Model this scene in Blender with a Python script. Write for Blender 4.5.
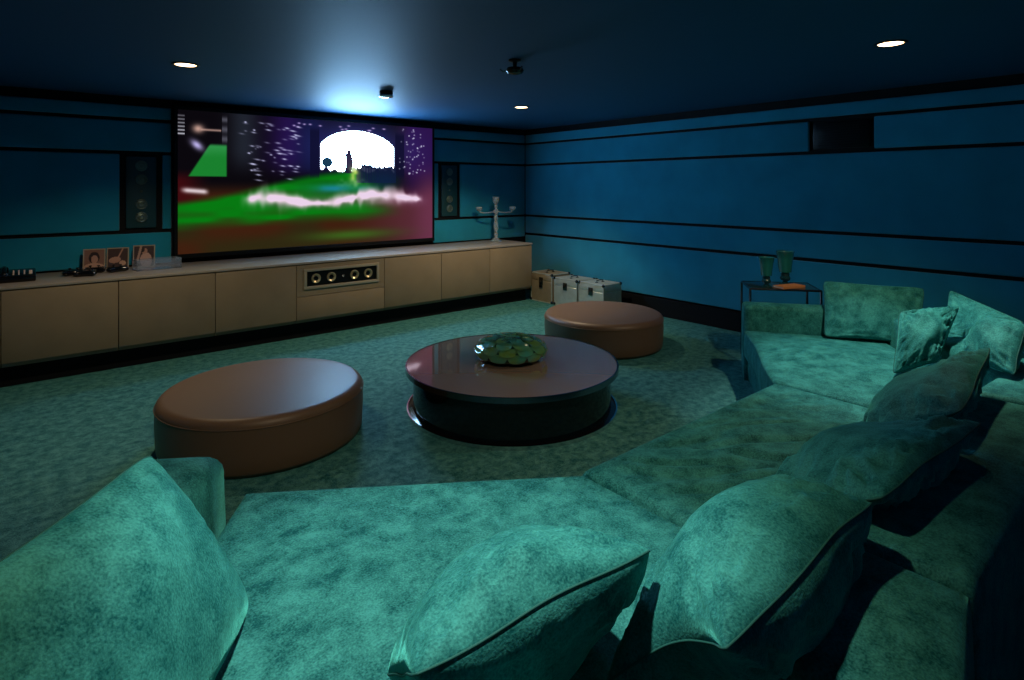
import bpy, bmesh, math, random
import numpy as np
from mathutils import Vector, Matrix, noise
PI = math.pi
for o in list(bpy.data.objects): bpy.data.objects.remove(o)
C = bpy.context.scene.collection
scn = bpy.context.scene

# ---------------------------------------------------------------- camera
CAM_H = 1.6
YAW = math.radians(40.1)
cd = bpy.data.cameras.new('camera'); cam = bpy.data.objects.new('camera', cd); C.objects.link(cam)
cam.location = (0, 0, CAM_H)
cam.rotation_euler = (PI/2, 0, -YAW)
cd.sensor_width = 36; cd.sensor_fit = 'HORIZONTAL'
cd.lens = 580/1024*36
cd.shift_y = -153/1024
cd.clip_start = 0.05
scn.camera = cam

# ---------------------------------------------------------------- world, exposure
w = bpy.data.worlds.new('World'); scn.world = w; w.use_nodes = True
w.node_tree.nodes['Background'].inputs[0].default_value = (0.01, 0.02, 0.03, 1)
w.node_tree.nodes['Background'].inputs[1].default_value = 0.1
scn.view_settings.view_transform = 'Standard'
scn.view_settings.look = 'None'
scn.view_settings.gamma = 1
scn.view_settings.use_curve_mapping = False
scn.view_settings.exposure = 0.0

SCREEN_GAIN = 44.0      # how far the brightest part of the projected picture burns out
LX = 5.25/2
# ceiling downlights: x, y, watts, tint, cone angle, label, tilt toward the screen wall
WARM = (1.0, .78, .50); SOFT = (.90, 1.0, .95)
DOWNLIGHTS = [
    (0.91, 4.80, 85, WARM, 112, 'recessed ceiling downlight left of the others, above the left end of the cabinet', 14),
    (4.28, 4.92, 85, WARM, 112, 'small recessed ceiling downlight nearest the far corner of the room', 14),
    (4.15, 1.25, 95, SOFT, 62, 'long glowing recessed downlight in the black ceiling at upper right', 0),
    (0.85, 1.30, 125, SOFT, 60, 'recessed ceiling downlight above the nearest sofa section', 0),
]

def W(X, Z, z):      # right, forward, height -> room
    return Vector((X*math.cos(YAW)+Z*math.sin(YAW), -X*math.sin(YAW)+Z*math.cos(YAW), z))

# ---------------------------------------------------------------- materials
def newmat(name):
    m = bpy.data.materials.new(name); m.use_nodes = True
    nt = m.node_tree; return m, nt, nt.nodes['Principled BSDF']
def mat(name, col, rough=.5, metal=0, spec=.5, sheen=0, bump=0, bscale=200, var=0, vscale=8, coat=0, trans=0, ior=1.45, emit=None, estr=0):
    m, nt, b = newmat(name)
    b.inputs['Base Color'].default_value = (*col, 1)
    b.inputs['Roughness'].default_value = rough
    b.inputs['Metallic'].default_value = metal
    b.inputs['Specular IOR Level'].default_value = spec
    b.inputs['Sheen Weight'].default_value = sheen
    b.inputs['Coat Weight'].default_value = coat
    b.inputs['Coat Roughness'].default_value = .04
    b.inputs['Transmission Weight'].default_value = trans
    b.inputs['IOR'].default_value = ior
    if emit:
        b.inputs['Emission Color'].default_value = (*emit, 1); b.inputs['Emission Strength'].default_value = estr
    tc = nt.nodes.new('ShaderNodeTexCoord')
    if var:
        n = nt.nodes.new('ShaderNodeTexNoise'); n.inputs['Scale'].default_value = vscale; n.inputs['Detail'].default_value = 6
        nt.links.new(tc.outputs['Object'], n.inputs['Vector'])
        r = nt.nodes.new('ShaderNodeValToRGB'); r.color_ramp.elements[0].position = .3; r.color_ramp.elements[1].position = .7
        r.color_ramp.elements[0].color = (*[c*(1-var) for c in col], 1)
        r.color_ramp.elements[1].color = (*[min(1, c*(1+var)) for c in col], 1)
        nt.links.new(n.outputs[0], r.inputs[0]); nt.links.new(r.outputs[0], b.inputs['Base Color'])
    if bump:
        n2 = nt.nodes.new('ShaderNodeTexNoise'); n2.inputs['Scale'].default_value = bscale; n2.inputs['Detail'].default_value = 3
        nt.links.new(tc.outputs['Object'], n2.inputs['Vector'])
        bp = nt.nodes.new('ShaderNodeBump'); bp.inputs['Strength'].default_value = bump; bp.inputs['Distance'].default_value = .01
        nt.links.new(n2.outputs[0], bp.inputs['Height']); nt.links.new(bp.outputs[0], b.inputs['Normal'])
    return m

def velvet(name, lo, hi, mid=.5, scale=7, stretch=(1, 1, 1), sheen=.6, rot=0, soft=0):
    m, nt, b = newmat(name); N = nt.nodes; L = nt.links
    tc = N.new('ShaderNodeTexCoord'); mp = N.new('ShaderNodeMapping'); mp.inputs['Scale'].default_value = stretch
    mp.inputs['Rotation'].default_value = (0, 0, rot)
    L.new(tc.outputs['Object'], mp.inputs[0])
    a = N.new('ShaderNodeTexNoise'); a.inputs['Scale'].default_value = scale; a.inputs['Detail'].default_value = 8; a.inputs['Roughness'].default_value = .74; a.inputs['Distortion'].default_value = .15
    L.new(mp.outputs[0], a.inputs['Vector'])
    f = N.new('ShaderNodeTexNoise'); f.inputs['Scale'].default_value = 170; f.inputs['Detail'].default_value = 3
    L.new(tc.outputs['Object'], f.inputs['Vector'])
    mx = N.new('ShaderNodeMath'); mx.operation = 'MULTIPLY_ADD'; mx.inputs[1].default_value = .35
    L.new(f.outputs[0], mx.inputs[0])
    s2 = N.new('ShaderNodeMath'); s2.operation = 'MULTIPLY'; s2.inputs[1].default_value = .65; L.new(a.outputs[0], s2.inputs[0]); L.new(s2.outputs[0], mx.inputs[2])
    r = N.new('ShaderNodeValToRGB')
    r.color_ramp.elements[0].position = mid-.085-soft; r.color_ramp.elements[0].color = (*lo, 1)
    r.color_ramp.elements[1].position = mid+.095+soft; r.color_ramp.elements[1].color = (*hi, 1)
    L.new(mx.outputs[0], r.inputs[0]); L.new(r.outputs[0], b.inputs['Base Color'])
    b.inputs['Roughness'].default_value = .75; b.inputs['Specular IOR Level'].default_value = .15
    b.inputs['Sheen Weight'].default_value = sheen; b.inputs['Sheen Roughness'].default_value = .35; b.inputs['Sheen Tint'].default_value = (.15, .9, .8, 1)
    bp = N.new('ShaderNodeBump'); bp.inputs['Strength'].default_value = .3; bp.inputs['Distance'].default_value = .006
    L.new(f.outputs[0], bp.inputs['Height']); L.new(bp.outputs[0], b.inputs['Normal'])
    return m

M = {}
M['velvet'] = velvet('sofa_velvet', (.0, .075, .08), (.050, .32, .30), scale=9, sheen=.3, soft=.02)
M['velvet2'] = velvet('pillow_velvet', (.0, .085, .09), (.045, .31, .29), scale=8, sheen=.6, soft=.02)
M['piping'] = mat('piping', (.006, .10, .09), .8)
M['carpet'] = velvet('carpet_pile', (.006, .09, .105), (.095, .30, .28), scale=16, stretch=(1, 1, 1), sheen=.25)
M['ceiling'] = mat('ceiling_paint', (.008, .078, .18), .58, spec=.5, bump=.06, bscale=18)
M['wallfab'] = mat('wall_fabric', (.010, .24, .39), .9, sheen=.3, bump=.15, bscale=300, var=.12, vscale=2.5, spec=.15)
M['black'] = mat('black_recess', (.004, .005, .007), .7, spec=.2)
M['blackgloss'] = mat('black_gloss', (.004, .004, .006), .12)
M['blackmetal'] = mat('black_metal', (.01, .012, .015), .35, metal=.6)
M['speakerfront'] = mat('speaker_front', (.004, .05, .07), .5)
M['cone'] = mat('speaker_cone', (.10, .16, .15), .4, metal=.4)
M['conewarm'] = mat('speaker_cone_warm', (.55, .45, .28), .35, metal=.7)
M['wood'] = mat('cabinet_lacquer', (.25, .20, .135), .5, var=.07, vscale=5, bump=.03, bscale=90, spec=.4)
M['woodtop'] = mat('cabinet_top_lacquer', (.34, .30, .26), .42, spec=1.0, coat=.3)
M['trimlight'] = mat('speaker_trim', (.42, .37, .29), .35, metal=.3)
M['leather'] = mat('brown_leather', (.14, .088, .056), .42, bump=.12, bscale=220, spec=.5)
M['tabletop'] = mat('bronze_mirror_glass', (.27, .205, .17), .04, spec=1.0, coat=1.0)
M['chrome'] = mat('chrome', (.7, .7, .72), .12, metal=1)
M['darkchrome'] = mat('dark_chrome', (.12, .13, .15), .15, metal=1)
M['steel'] = mat('case_aluminium', (.50, .56, .52), .38, metal=.55, var=.1, vscale=14)
M['brasscase'] = mat('case_tan', (.30, .25, .17), .45, metal=.3, var=.1, vscale=14)
M['caselid'] = mat('case_dark_lid', (.07, .07, .065), .4, metal=.3)
M['crystal'] = mat('crystal', (.85, .95, .97), .04, trans=.8, ior=1.6, coat=.5)
M['smoked'] = mat('smoked_glass', (.006, .015, .022), .02, trans=.45, ior=1.45)
M['tealglass'] = mat('teal_glass', (.02, .22, .20), .08, trans=.35, ior=1.45, coat=.6)
M['darktealglass'] = mat('dark_teal_glass', (.006, .05, .06), .06, coat=.6)
M['paper'] = mat('paper', (.75, .72, .65), .8)
M['bookcover'] = mat('orange_cover', (.62, .26, .09), .6)
M['smoketable'] = mat('grey_glass', (.02, .07, .08), .06, spec=.7)
M['button'] = mat('phone_button', (.65, .55, .5), .5)
M['acrylic'] = mat('clear_acrylic', (.75, .85, 1.0), .05, trans=.9, ior=1.47)
M['lens'] = mat('lamp_lens', (1, .9, .7), .5, emit=(1.0, .66, .36), estr=9)

def bowlmat():
    m, nt, b = newmat('green_glass_scale'); N = nt.nodes; L = nt.links
    tc = N.new('ShaderNodeTexCoord'); n = N.new('ShaderNodeTexNoise'); n.inputs['Scale'].default_value = 7
    L.new(tc.outputs['Object'], n.inputs['Vector'])
    r = N.new('ShaderNodeValToRGB'); r.color_ramp.elements[0].position = .35; r.color_ramp.elements[1].position = .65
    r.color_ramp.elements[0].color = (.12, .55, .45, 1); r.color_ramp.elements[1].color = (.26, .50, .12, 1)
    L.new(n.outputs[0], r.inputs[0]); L.new(r.outputs[0], b.inputs['Base Color'])
    b.inputs['Roughness'].default_value = .08; b.inputs['Transmission Weight'].default_value = .25; b.inputs['Coat Weight'].default_value = 1
    return m
M['bowl'] = bowlmat()
M['bowl_dark'] = mat('dark_green_glass', (.008, .07, .06), .08, coat=1)

# ---------------------------------------------------------------- builders
def wloc(o):
    v = Vector((0, 0, 0))
    while o: v += o.location; o = o.parent
    return v
def obj(name, bm, m, parent=None, smooth=False, origin=None):
    me = bpy.data.meshes.new(name)
    bmesh.ops.recalc_face_normals(bm, faces=bm.faces)
    org = Vector(origin) if origin is not None else Vector((0, 0, 0))
    if parent is not None: org = wloc(parent)
    bmesh.ops.translate(bm, verts=bm.verts, vec=-org)
    bm.to_mesh(me); bm.free()
    if smooth:
        for p in me.polygons: p.use_smooth = True
        if smooth != 'all': me.set_sharp_from_angle(angle=math.radians(40))
    me.materials.append(m)
    o = bpy.data.objects.new(name, me); C.objects.link(o)
    if parent is not None: o.parent = parent
    else: o.location = org
    return o
def thing(name, label, cat, loc=(0, 0, 0), group=None):
    o = bpy.data.objects.new(name, None); C.objects.link(o); o.location = loc; o.empty_display_size = .1
    o['label'] = label; o['category'] = cat
    if group: o['group'] = group
    return o
def tag(o, label, cat, group=None):
    o['label'] = label; o['category'] = cat
    if group: o['group'] = group
    return o
def struct(name, bm, m, smooth=False):
    o = obj(name, bm, m, smooth=smooth); o['kind'] = 'structure'; return o
def dup(root, loc, label=None):
    r = root.copy(); C.objects.link(r); r.location = loc
    if label: r['label'] = label
    for ch in list(root.children):
        c = ch.copy(); C.objects.link(c); c.parent = r
        for g in list(ch.children):
            d = g.copy(); C.objects.link(d); d.parent = c
    return r

def box(bm, x0, y0, z0, x1, y1, z1, bev=0, seg=2, mtx=None):
    r = bmesh.ops.create_cube(bm, size=1)
    vs = r['verts']
    for v in vs:
        v.co = Vector(((x0+x1)/2+v.co.x*abs(x1-x0), (y0+y1)/2+v.co.y*abs(y1-y0), (z0+z1)/2+v.co.z*abs(z1-z0)))
    if bev:
        es = set(e for v in vs for e in v.link_edges)
        rr = bmesh.ops.bevel(bm, geom=list(es), offset=bev, segments=seg, affect='EDGES', profile=.5)
        vs = list(set(v for f in rr['faces'] for v in f.verts) | set(v for v in vs if v.is_valid))
    if mtx is not None:
        for v in vs: v.co = mtx @ v.co
    return vs
def lathe(bm, prof, center=(0, 0, 0), n=48, mtx=None, cap=True):
    rings = []
    c = Vector(center)
    for (r, z) in prof:
        ring = []
        for k in range(n):
            a = 2*PI*k/n
            p = Vector((r*math.cos(a), r*math.sin(a), z))
            if mtx is not None: p = mtx @ p
            ring.append(bm.verts.new(p+c))
        rings.append(ring)
    for i in range(len(rings)-1):
        for k in range(n):
            bm.faces.new((rings[i][k], rings[i][(k+1) % n], rings[i+1][(k+1) % n], rings[i+1][k]))
    if cap:
        bm.faces.new(rings[0]); bm.faces.new(rings[-1])
def tube(bm, pts, r, n=8, closed=False):
    pts = [Vector(p) for p in pts]; rings = []
    N = len(pts)
    for i, p in enumerate(pts):
        if closed: d = pts[(i+1) % N]-pts[i-1]
        else: d = pts[min(i+1, N-1)]-pts[max(i-1, 0)]
        if d.length < 1e-9: d = Vector((0, 0, 1))
        d.normalize()
        up = Vector((0, 0, 1)) if abs(d.z) < .9 else Vector((1, 0, 0))
        a = d.cross(up).normalized(); b = d.cross(a)
        rings.append([bm.verts.new(p+a*(r*math.cos(2*PI*k/n))+b*(r*math.sin(2*PI*k/n))) for k in range(n)])
    for i in range(N if closed else N-1):
        A = rings[i]; B = rings[(i+1) % N]
        for k in range(n): bm.faces.new((A[k], A[(k+1) % n], B[(k+1) % n], B[k]))
    if not closed: bm.faces.new(rings[0]); bm.faces.new(rings[-1])
def torus(bm, c, R, r, mtx=None, n=32, m=8):
    pts = []
    for k in range(n):
        p = Vector((R*math.cos(2*PI*k/n), R*math.sin(2*PI*k/n), 0))
        if mtx is not None: p = mtx @ p
        pts.append(p+Vector(c))
    tube(bm, pts, r, m, closed=True)

def pl(pts, t):   # point on polyline, t 0..1 by index
    k = t*(len(pts)-1); i = min(int(k), len(pts)-2); f = k-i
    return pts[i].lerp(pts[i+1], f)
def strip_slab(bm, front, back, z0, z1, r, seed=0, amp=.006, nu=46, nv=34, crown=.012, wr=0, wdir=(1, 0)):
    """Upholstered block between two polylines; rounded top edges, soft lumps and creases."""
    front = [Vector((p[0], p[1], 0)) for p in front]; back = [Vector((p[0], p[1], 0)) for p in back]
    L = max(sum((front[i+1]-front[i]).length for i in range(len(front)-1)), .1)
    D = max((front[0]-back[0]).length, .05)
    def P(s, t): return pl(front, s).lerp(pl(back, s), t)
    fs = min(r/L, .45); ft = min(r/D, .45)
    def nz(p, k=1):
        return noise.noise(Vector((p.x*2.2+seed*7, p.y*2.2, seed)))*amp*1.6 + noise.noise(Vector((p.x*6+seed*3, p.y*6, seed+4)))*amp*.6
    grid = []
    for j in range(nv+1):
        row = []
        for i in range(nu+1):
            s = fs+(1-2*fs)*i/nu; t = ft+(1-2*ft)*j/nv
            p = P(s, t)
            a = (2*i/nu-1); b = (2*j/nv-1)
            z = z1+crown*(1-a*a)*(1-b*b)+nz(p)*(1-a**8)*(1-b**8)
            if wr:
                q = p.x*wdir[0]+p.y*wdir[1]; o_ = p.x*-wdir[1]+p.y*wdir[0]
                f = noise.noise(Vector((q*1.6+seed, o_*9, seed*2)))
                z -= wr*max(0, 1-abs(f)*5)*(1-a**6)*(1-b**6)
            row.append(bm.verts.new((p.x, p.y, z)))
        grid.append(row)
    for j in range(nv):
        for i in range(nu): bm.faces.new((grid[j][i], grid[j][i+1], grid[j+1][i+1], grid[j+1][i]))
    idx = [(i, 0) for i in range(nu)]+[(nu, j) for j in range(nv)]+[(i, nv) for i in range(nu, 0, -1)]+[(0, j) for j in range(nv, 0, -1)]
    inner = [grid[j][i] for (i, j) in idx]
    outs = []
    for (i, j) in idx:
        s = 0 if i == 0 else 1 if i == nu else fs+(1-2*fs)*i/nu
        t = 0 if j == 0 else 1 if j == nv else ft+(1-2*ft)*j/nv
        outs.append(P(s, t))
    prev = inner
    for k in range(1, 6):
        a = PI/2*k/5
        ring = []
        for v, q in zip(inner, outs):
            p = Vector((v.co.x, v.co.y, 0)).lerp(q, math.sin(a))
            ring.append(bm.verts.new((p.x, p.y, v.co.z-r*(1-math.cos(a)))))
        for k2 in range(len(ring)): bm.faces.new((prev[k2], prev[(k2+1) % len(ring)], ring[(k2+1) % len(ring)], ring[k2]))
        prev = ring
    for k in range(1, 7):
        zz = k/6
        ring = []
        for v, q in zip(inner, outs):
            h0 = v.co.z-r
            n = noise.noise(Vector((q.x*4, q.y*4, zz*2+seed)))*.006*math.sin(PI*zz)
            cn = Vector((v.co.x, v.co.y, 0)); d = (q-cn).normalized()
            p = q+d*(n+.008*math.sin(PI*zz))
            ring.append(bm.verts.new((p.x, p.y, h0+(z0-h0)*zz)))
        for k2 in range(len(ring)): bm.faces.new((prev[k2], prev[(k2+1) % len(ring)], ring[(k2+1) % len(ring)], ring[k2]))
        prev = ring
    bm.faces.new(prev)
    return outs, inner

def pillow(label, BL, BR, TR, TL, T, seed, m='velvet2', dent=.0, wr=.010, pinch=.035, power=.5, rnd=.045, near=0, sag=0, group='loose pillows on the sofa'):
    """Four seam corners in the room, seam runs round them; both faces bulge."""
    c = (BL+BR+TR+TL)/4
    n_ = (BR-BL+TR-TL).cross(TL-BL+TR-BR).normalized()
    lo = min(BL.z, BR.z, TR.z, TL.z)
    t = thing('pillow', label, 'pillow', (c.x, c.y, lo), group)
    N = 44; bm = bmesh.new()
    def S(a, b):
        u = a*(1-pinch*(1-b*b)-rnd*b**10); v = b*(1-pinch*(1-a*a)-rnd*a**10)
        if near: u += near*(1-b*b)*((1-a)/2)**2
        u = (u+1)/2; v = (v+1)/2
        p = BL.lerp(BR, u).lerp(TL.lerp(TR, u), v)
        p.z -= sag*(1-a*a)*max(0, v)**2
        p += n_*(noise.noise(Vector((a*1.3+seed, b*1.3, seed*.7)))*.012)
        return p
    def H(a, b, side):
        h = T/2*(max(0, 1-a*a)*max(0, 1-b*b))**power
        h *= 1+.18*noise.noise(Vector((a*1.4+seed*3.1, b*1.4, side*5.+seed)))
        e = max(0, (1-a*a)*(1-b*b))
        # creases running out of the corners and in from the seams
        ra = math.atan2(1.05-abs(b), 1.05-abs(a)); rd = math.hypot(1.05-abs(a), 1.05-abs(b))
        cr = noise.noise(Vector((ra*5.5+(3 if a > 0 else 0)+(7 if b > 0 else 0)+seed, rd*1.1, side+seed)))
        h -= wr*2.2*max(0, .35-abs(cr))*min(1, e*5)*max(0, 1.25-rd)
        ed = noise.noise(Vector((a*9+seed, b*2.2, seed+side)))*max(0, abs(b)-.35)+noise.noise(Vector((a*2.2, b*9+seed, seed-side)))*max(0, abs(a)-.35)
        h += wr*1.1*ed*min(1, e*6)
        if dent:
            h -= dent*math.exp(-((a-.15)**2*5+(b-.75)**2*4))*min(1, e*4)
        return h
    G = {}
    for side in (1, -1):
        for i in range(N+1):
            for j in range(N+1):
                a = math.sin(PI/2*(2*i/N-1)); b = math.sin(PI/2*(2*j/N-1))
                edge = i in (0, N) or j in (0, N)
                if edge and side == -1: G[(i, j, -1)] = G[(i, j, 1)]; continue
                p = S(a, b)
                if not edge: p = p+n_*side*H(a, b, side)
                G[(i, j, side)] = bm.verts.new(p)
        for i in range(N):
            for j in range(N):
                bm.faces.new((G[(i, j, side)], G[(i+1, j, side)], G[(i+1, j+1, side)], G[(i, j+1, side)]))
    obj('cover', bm, M[m], t, smooth='all')
    bp = bmesh.new()
    pts = []
    K = 40
    sn = [math.sin(PI/2*(2*k/K-1)) for k in range(K)]
    pts += [S(a, -1) for a in sn]+[S(1, b) for b in sn]+[S(-a, 1) for a in sn]+[S(-1, -b) for b in sn]
    tube(bp, pts, .003, 6, closed=True)
    o = obj('piping', bp, M['piping'], t, smooth='all'); o['label'] = 'dark seam piping'
    return t

# ================================================================ ROOM
X0, X1, Y0, Y1, ZC = -0.95, 6.05, -0.75, 6.86, 2.50
bm = bmesh.new(); box(bm, X0, Y0, -.1, X1, Y1, 0); struct('floor', bm, M['carpet'])
bm = bmesh.new(); box(bm, X0-.1, Y0-.1, ZC, X1+.1, Y1+.1, ZC+.1); struct('ceiling', bm, M['ceiling'])
def wall(name, x0, y0, x1, y1):
    bm = bmesh.new(); box(bm, x0, y0, -.1, x1, y1, ZC); return struct(name, bm, M['black'])
wall_right = wall('wall_right', X1, Y0, X1+.1, Y1+.1)
wall_front = wall('wall_front', X0-.1, Y1, X1+.1, Y1+.1)
wall_left = wall('wall_left', X0-.1, Y0, X0, Y1)
wall_back = wall('wall_back', X0-.1, Y0-.1, X1+.1, Y0)
BANDS = [(.24, .852), (.886, 1.137), (1.170, 1.925), (1.958, 2.255), (2.288, 2.41)]
def panel(a0, a1, z0, z1, side, parent):
    bm = bmesh.new()
    if side == 'right': box(bm, X1-.03, a0, z0, X1-.0005, a1, z1, .012, 3)
    elif side == 'front': box(bm, a0, Y1-.03, z0, a1, Y1-.0005, z1, .012, 3)
    elif side == 'left': box(bm, X0+.0005, a0, z0, X0+.03, a1, z1, .012, 3)
    else: box(bm, a0, Y0+.0005, z0, a1, Y0+.03, z1, .012, 3)
    return obj('wall_panel', bm, M['wallfab'], parent, smooth=True)
for k, (z0, z1) in enumerate(BANDS):
    if k == 3:
        panel(2.53, Y1-.031, z0, z1, 'right', wall_right); panel(Y0+.04, 1.95, z0, z1, 'right', wall_right)
    else: panel(Y0+.04, Y1-.031, z0, z1, 'right', wall_right)
    panel(Y0+.04, Y1-.04, z0, z1, 'left', wall_left)
    panel(X0+.04, X1-.04, z0, z1, 'back', wall_back)
    if k == 2:
        panel(X0+.04, .72, z0, z1, 'front', wall_front); panel(1.085, 1.165, z0, z1, 'front', wall_front)
        panel(4.335, 4.415, z0, z1, 'front', wall_front); panel(4.785, X1-.032, z0, z1, 'front', wall_front)
    elif k > 0:
        z0a = .825 if k == 1 else z0; panel(X0+.04, 1.165, z0a, z1, 'front', wall_front); panel(4.335, X1-.032, z0a, z1, 'front', wall_front)
for nm, b in (('baseboard_right', (X1-.02, Y0, 0, X1, Y1, .215)), ('baseboard_left', (X0, Y0, 0, X0+.02, Y1, .215)), ('baseboard_back', (X0+.02, Y0, 0, X1-.02, Y0+.02, .215))):
    bm = bmesh.new(); box(bm, *b, .004, 1); struct(nm, bm, M['black'])

# ================================================================ SCREEN
SX0, SX1, SZ0, SZ1 = 1.215, 4.285, .905, 2.40
scr = thing('projection_screen', 'wide wall mounted projection screen showing a green stage under a white arch', 'screen', ((SX0+SX1)/2, Y1-.04, SZ0))
SY = Y1-.075
bm = bmesh.new()
box(bm, SX0-.035, SY-.005, SZ0-.045, SX1+.035, Y1-.0005, SZ0, .004, 1)
box(bm, SX0-.035, SY-.005, SZ1, SX1+.035, Y1-.0005, SZ1+.04, .004, 1)
box(bm, SX0-.035, SY-.005, SZ0, SX0, Y1-.0005, SZ1, .004, 1)
box(bm, SX1, SY-.005, SZ0, SX1+.035, Y1-.0005, SZ1, .004, 1)
obj('screen_frame', bm, M['blackmetal'], scr)

def picture(U, V):
    """The projected film frame as a colour function, U right, V down (display values)."""
    # U as laid out in the film frame
    rng = np.random.RandomState(3)
    def sm(x, a, b): t = np.clip((x-a)/(b-a), 0, 1); return t*t*(3-2*t)
    def g(x, c, s): return np.exp(-((x-c)/s)**2)
    def vn(fx, fy, seed):
        r = np.random.RandomState(seed); A = r.rand(int(fy)+3, int(fx)+3)
        x = U*fx; y = V*fy; i = x.astype(int); j = y.astype(int); a = x-i; b = y-j
        a = a*a*(3-2*a); b = b*b*(3-2*b)
        return (A[j, i]*(1-a)+A[j, i+1]*a)*(1-b)+(A[j+1, i]*(1-a)+A[j+1, i+1]*a)*b
    img = np.zeros(U.shape+(3,))
    def over(col, al):
        al = np.clip(al, 0, 1)[..., None]; img[:] = img*(1-al)+np.array(col)*al
    over((.24, .12, .06), np.ones_like(U))
    over((.36, .17, .24), sm(U, .62, 1.0)*.9)
    over((.16, .16, .07), sm(vn(6, 5, 11), .35, .9)*sm(V, .6, .9)*(1-sm(U, .75, 1))*.8)
    # dark hall behind
    over((.04, .03, .05), (1-sm(V, .48, .62))*(1-.5*sm(U, .8, 1)))
    over((.13, .15, .19), g(U, .26, .06)*(1-sm(V, .25, .5))*.9)
    over((.14, .06, .28), g(U, .44, .09)*(1-sm(V, .3, .52))*.9)
    over((.05, .07, .20), g(U, .52, .05)*(1-sm(V, .35, .5))*.8)
    over((.17, .07, .28), sm(U, .85, .93)*(1-sm(V, .35, .75)))
    over((.42, .20, .30), sm(U, .9, 1.0)*sm(V, .25, .7)*.8)
    over((.25, .04, .06), (1-sm(U, .0, .14))*sm(V, .4, .5)*(1-sm(V, .62, .72))*.9)
    # green floor
    top = .64-.36*U+.05*np.sin(U*9)*.3; bot = .80-.03*U
    nz = vn(10, 26, 5)
    fl = sm(V, top-.02, top+.05)*(1-sm(V, bot-.08+.06*nz, bot+.06))*(1-sm(U, .68, .9))
    over((.03, .47, .07), fl*(.65+.5*nz))
    over((.02, .25, .05), sm(V, top+.12, top+.2)*(1-sm(V, bot-.14, bot-.05))*(1-sm(U, .5, .75))*.5*vn(8, 18, 9))
    over((.22, .42, .12), g(V, .93, .04)*g(U, .68, .16)*.8)
    # green hatch, upper left
    w_ = sm(U-.125+.085*(V-.22)/.24*1.05, 0, .012)*(1-sm(U, .188, .196))*sm(V, .22, .25)*(1-sm(V, .455, .465))
    over((.10, .50, .18), w_); over((.25, .62, .36), w_*(1-sm(V, .22, .34))*.6)
    # bright shapes at left
    for k in range(6): over((.8, .8, .85), (U < .026)*g(V, .04+.025*k, .006)*(.4+.1*k))
    over((.75, .6, .55), g(U, .08, .022)*g(V, .125, .03)); over((.75, .6, .55), (U > .09)*(U < .17)*g(V, .13, .008)*.8)
    over((.72, .68, .9), g(U-.35*(V-.24), .075, .02)*g(V, .24, .035))
    over((.35, .35, .4), (U > .175)*(U < .195)*(g(V, .05, .02)+g(V, .12, .025)+g(V, .19, .025))*.8)
    over((.85, .78, .8), g(V, .56+.15*(U-.05), .018)*sm(U, .0, .04)*(1-sm(U, .10, .13)))
    # arch
    ax, aw = .705, .145
    top_a = .29-.225*np.sqrt(np.clip(1-((U-ax)/(aw*1.12))**2, 0, 1))
    glow = g(U, ax, .19)*g(V, .2, .22)
    over((.22, .25, .62), glow*.75*(1-sm(V, .38, .46)))
    arch = sm(U, ax-aw-.004, ax-aw+.003)*(1-sm(U, ax+aw-.003, ax+aw+.004))*sm(V, top_a-.006, top_a+.006)*(1-sm(V-.36-.05*vn(60, 3, 8), 0, .02))
    over((1.0, 1.0, 1.0), arch)
    dark = ((U > .52)*(U < ax-aw-.004)+(U > ax+aw+.004)*(U < .89))*sm(V, .04, .1)*(1-sm(V, .42, .48))
    over((.05, .05, .16), dark*.75)
    blob = ((U-.587)/.021)**2+((V-.335)/.040)**2 < 1
    over((.06, .2, .3), blob*.95)
    over((.10, .08, .2), ((np.abs(U-.672) < .008+.01*vn(50, 30, 4))*(V > .26)*(V < .42))*.9)
    over((.10, .08, .2), ((((U-.672)/.008)**2+((V-.25)/.02)**2) < 1)*.9)
    for k in range(16):
        cx = .705+.0095*k+rng.rand()*.004; h = .35+rng.rand()*.05
        over((.07, .10, .22), ((np.abs(U-cx) < .005+rng.rand()*.004)*(V > h)*(V < .50))*.85)
        over((.07, .10, .22), ((((U-cx)/.005)**2+((V-h)/.014)**2) < 1)*.85)
    over((.05, .13, .25), g(U, .81, .06)*g(V, .48, .07)*.8)
    # performers and spray
    over((.10, .50, .55), g(U, .63, .11)*g(V, .545, .035)*(.5+.6*vn(26, 20, 21)))
    over((.75, .85, .40), g(U, .695, .018)*g(V, .43, .07)*(.3+1.1*vn(70, 34, 22))*.9)
    over((.5, .75, .55), g(U, .68, .045)*g(V, .50, .03)*vn(70, 34, 23))
    over((.72, .50, .64), g(V, .655, .045)*(.5+.6*vn(30, 24, 41))*sm(U, .3, .5)*(1-sm(U, .9, 1.))*.45)
    path = .645+.03*np.sin(U*14)-.03*(U-.25)
    th = .014+.050*vn(24, 5, 31)*vn(60, 9, 32)+.022*g(U, .38, .10)+.010*g(U, .80, .09)
    over((.95, .84, .92), np.clip(1.25*np.exp(-(np.abs(V-path)/th)**2)*sm(U, .235, .30)*(1-sm(U, .93, .97))*(.45+.75*vn(38, 14, 33)), 0, 1))
    # sparks
    for k in range(70):
        cx = .25+rng.rand()*.23; cy = .03+rng.rand()*.46; l = .004+rng.rand()*.010
        over((.8, .8, .95), np.exp(-((U-cx)/l)**2-((V-cy-.25*(U-cx))/.0055)**2)*(.3+.7*rng.rand()))
    for k in range(60):
        cx = .87+rng.rand()*.10; cy = .02+rng.rand()*.4
        over((.9, .9, 1.), np.exp(-((U-cx)/.0026)**2-((V-cy)/.006)**2)*(.3+.7*rng.rand()))
    for k in range(14):
        cx = .45+rng.rand()*.4; over((.8, .7, .95), np.exp(-((U-cx)/.006)**2-((V-.03-rng.rand()*.04)/.006)**2)*.8)
    return np.clip(img, 0, 1)
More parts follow.
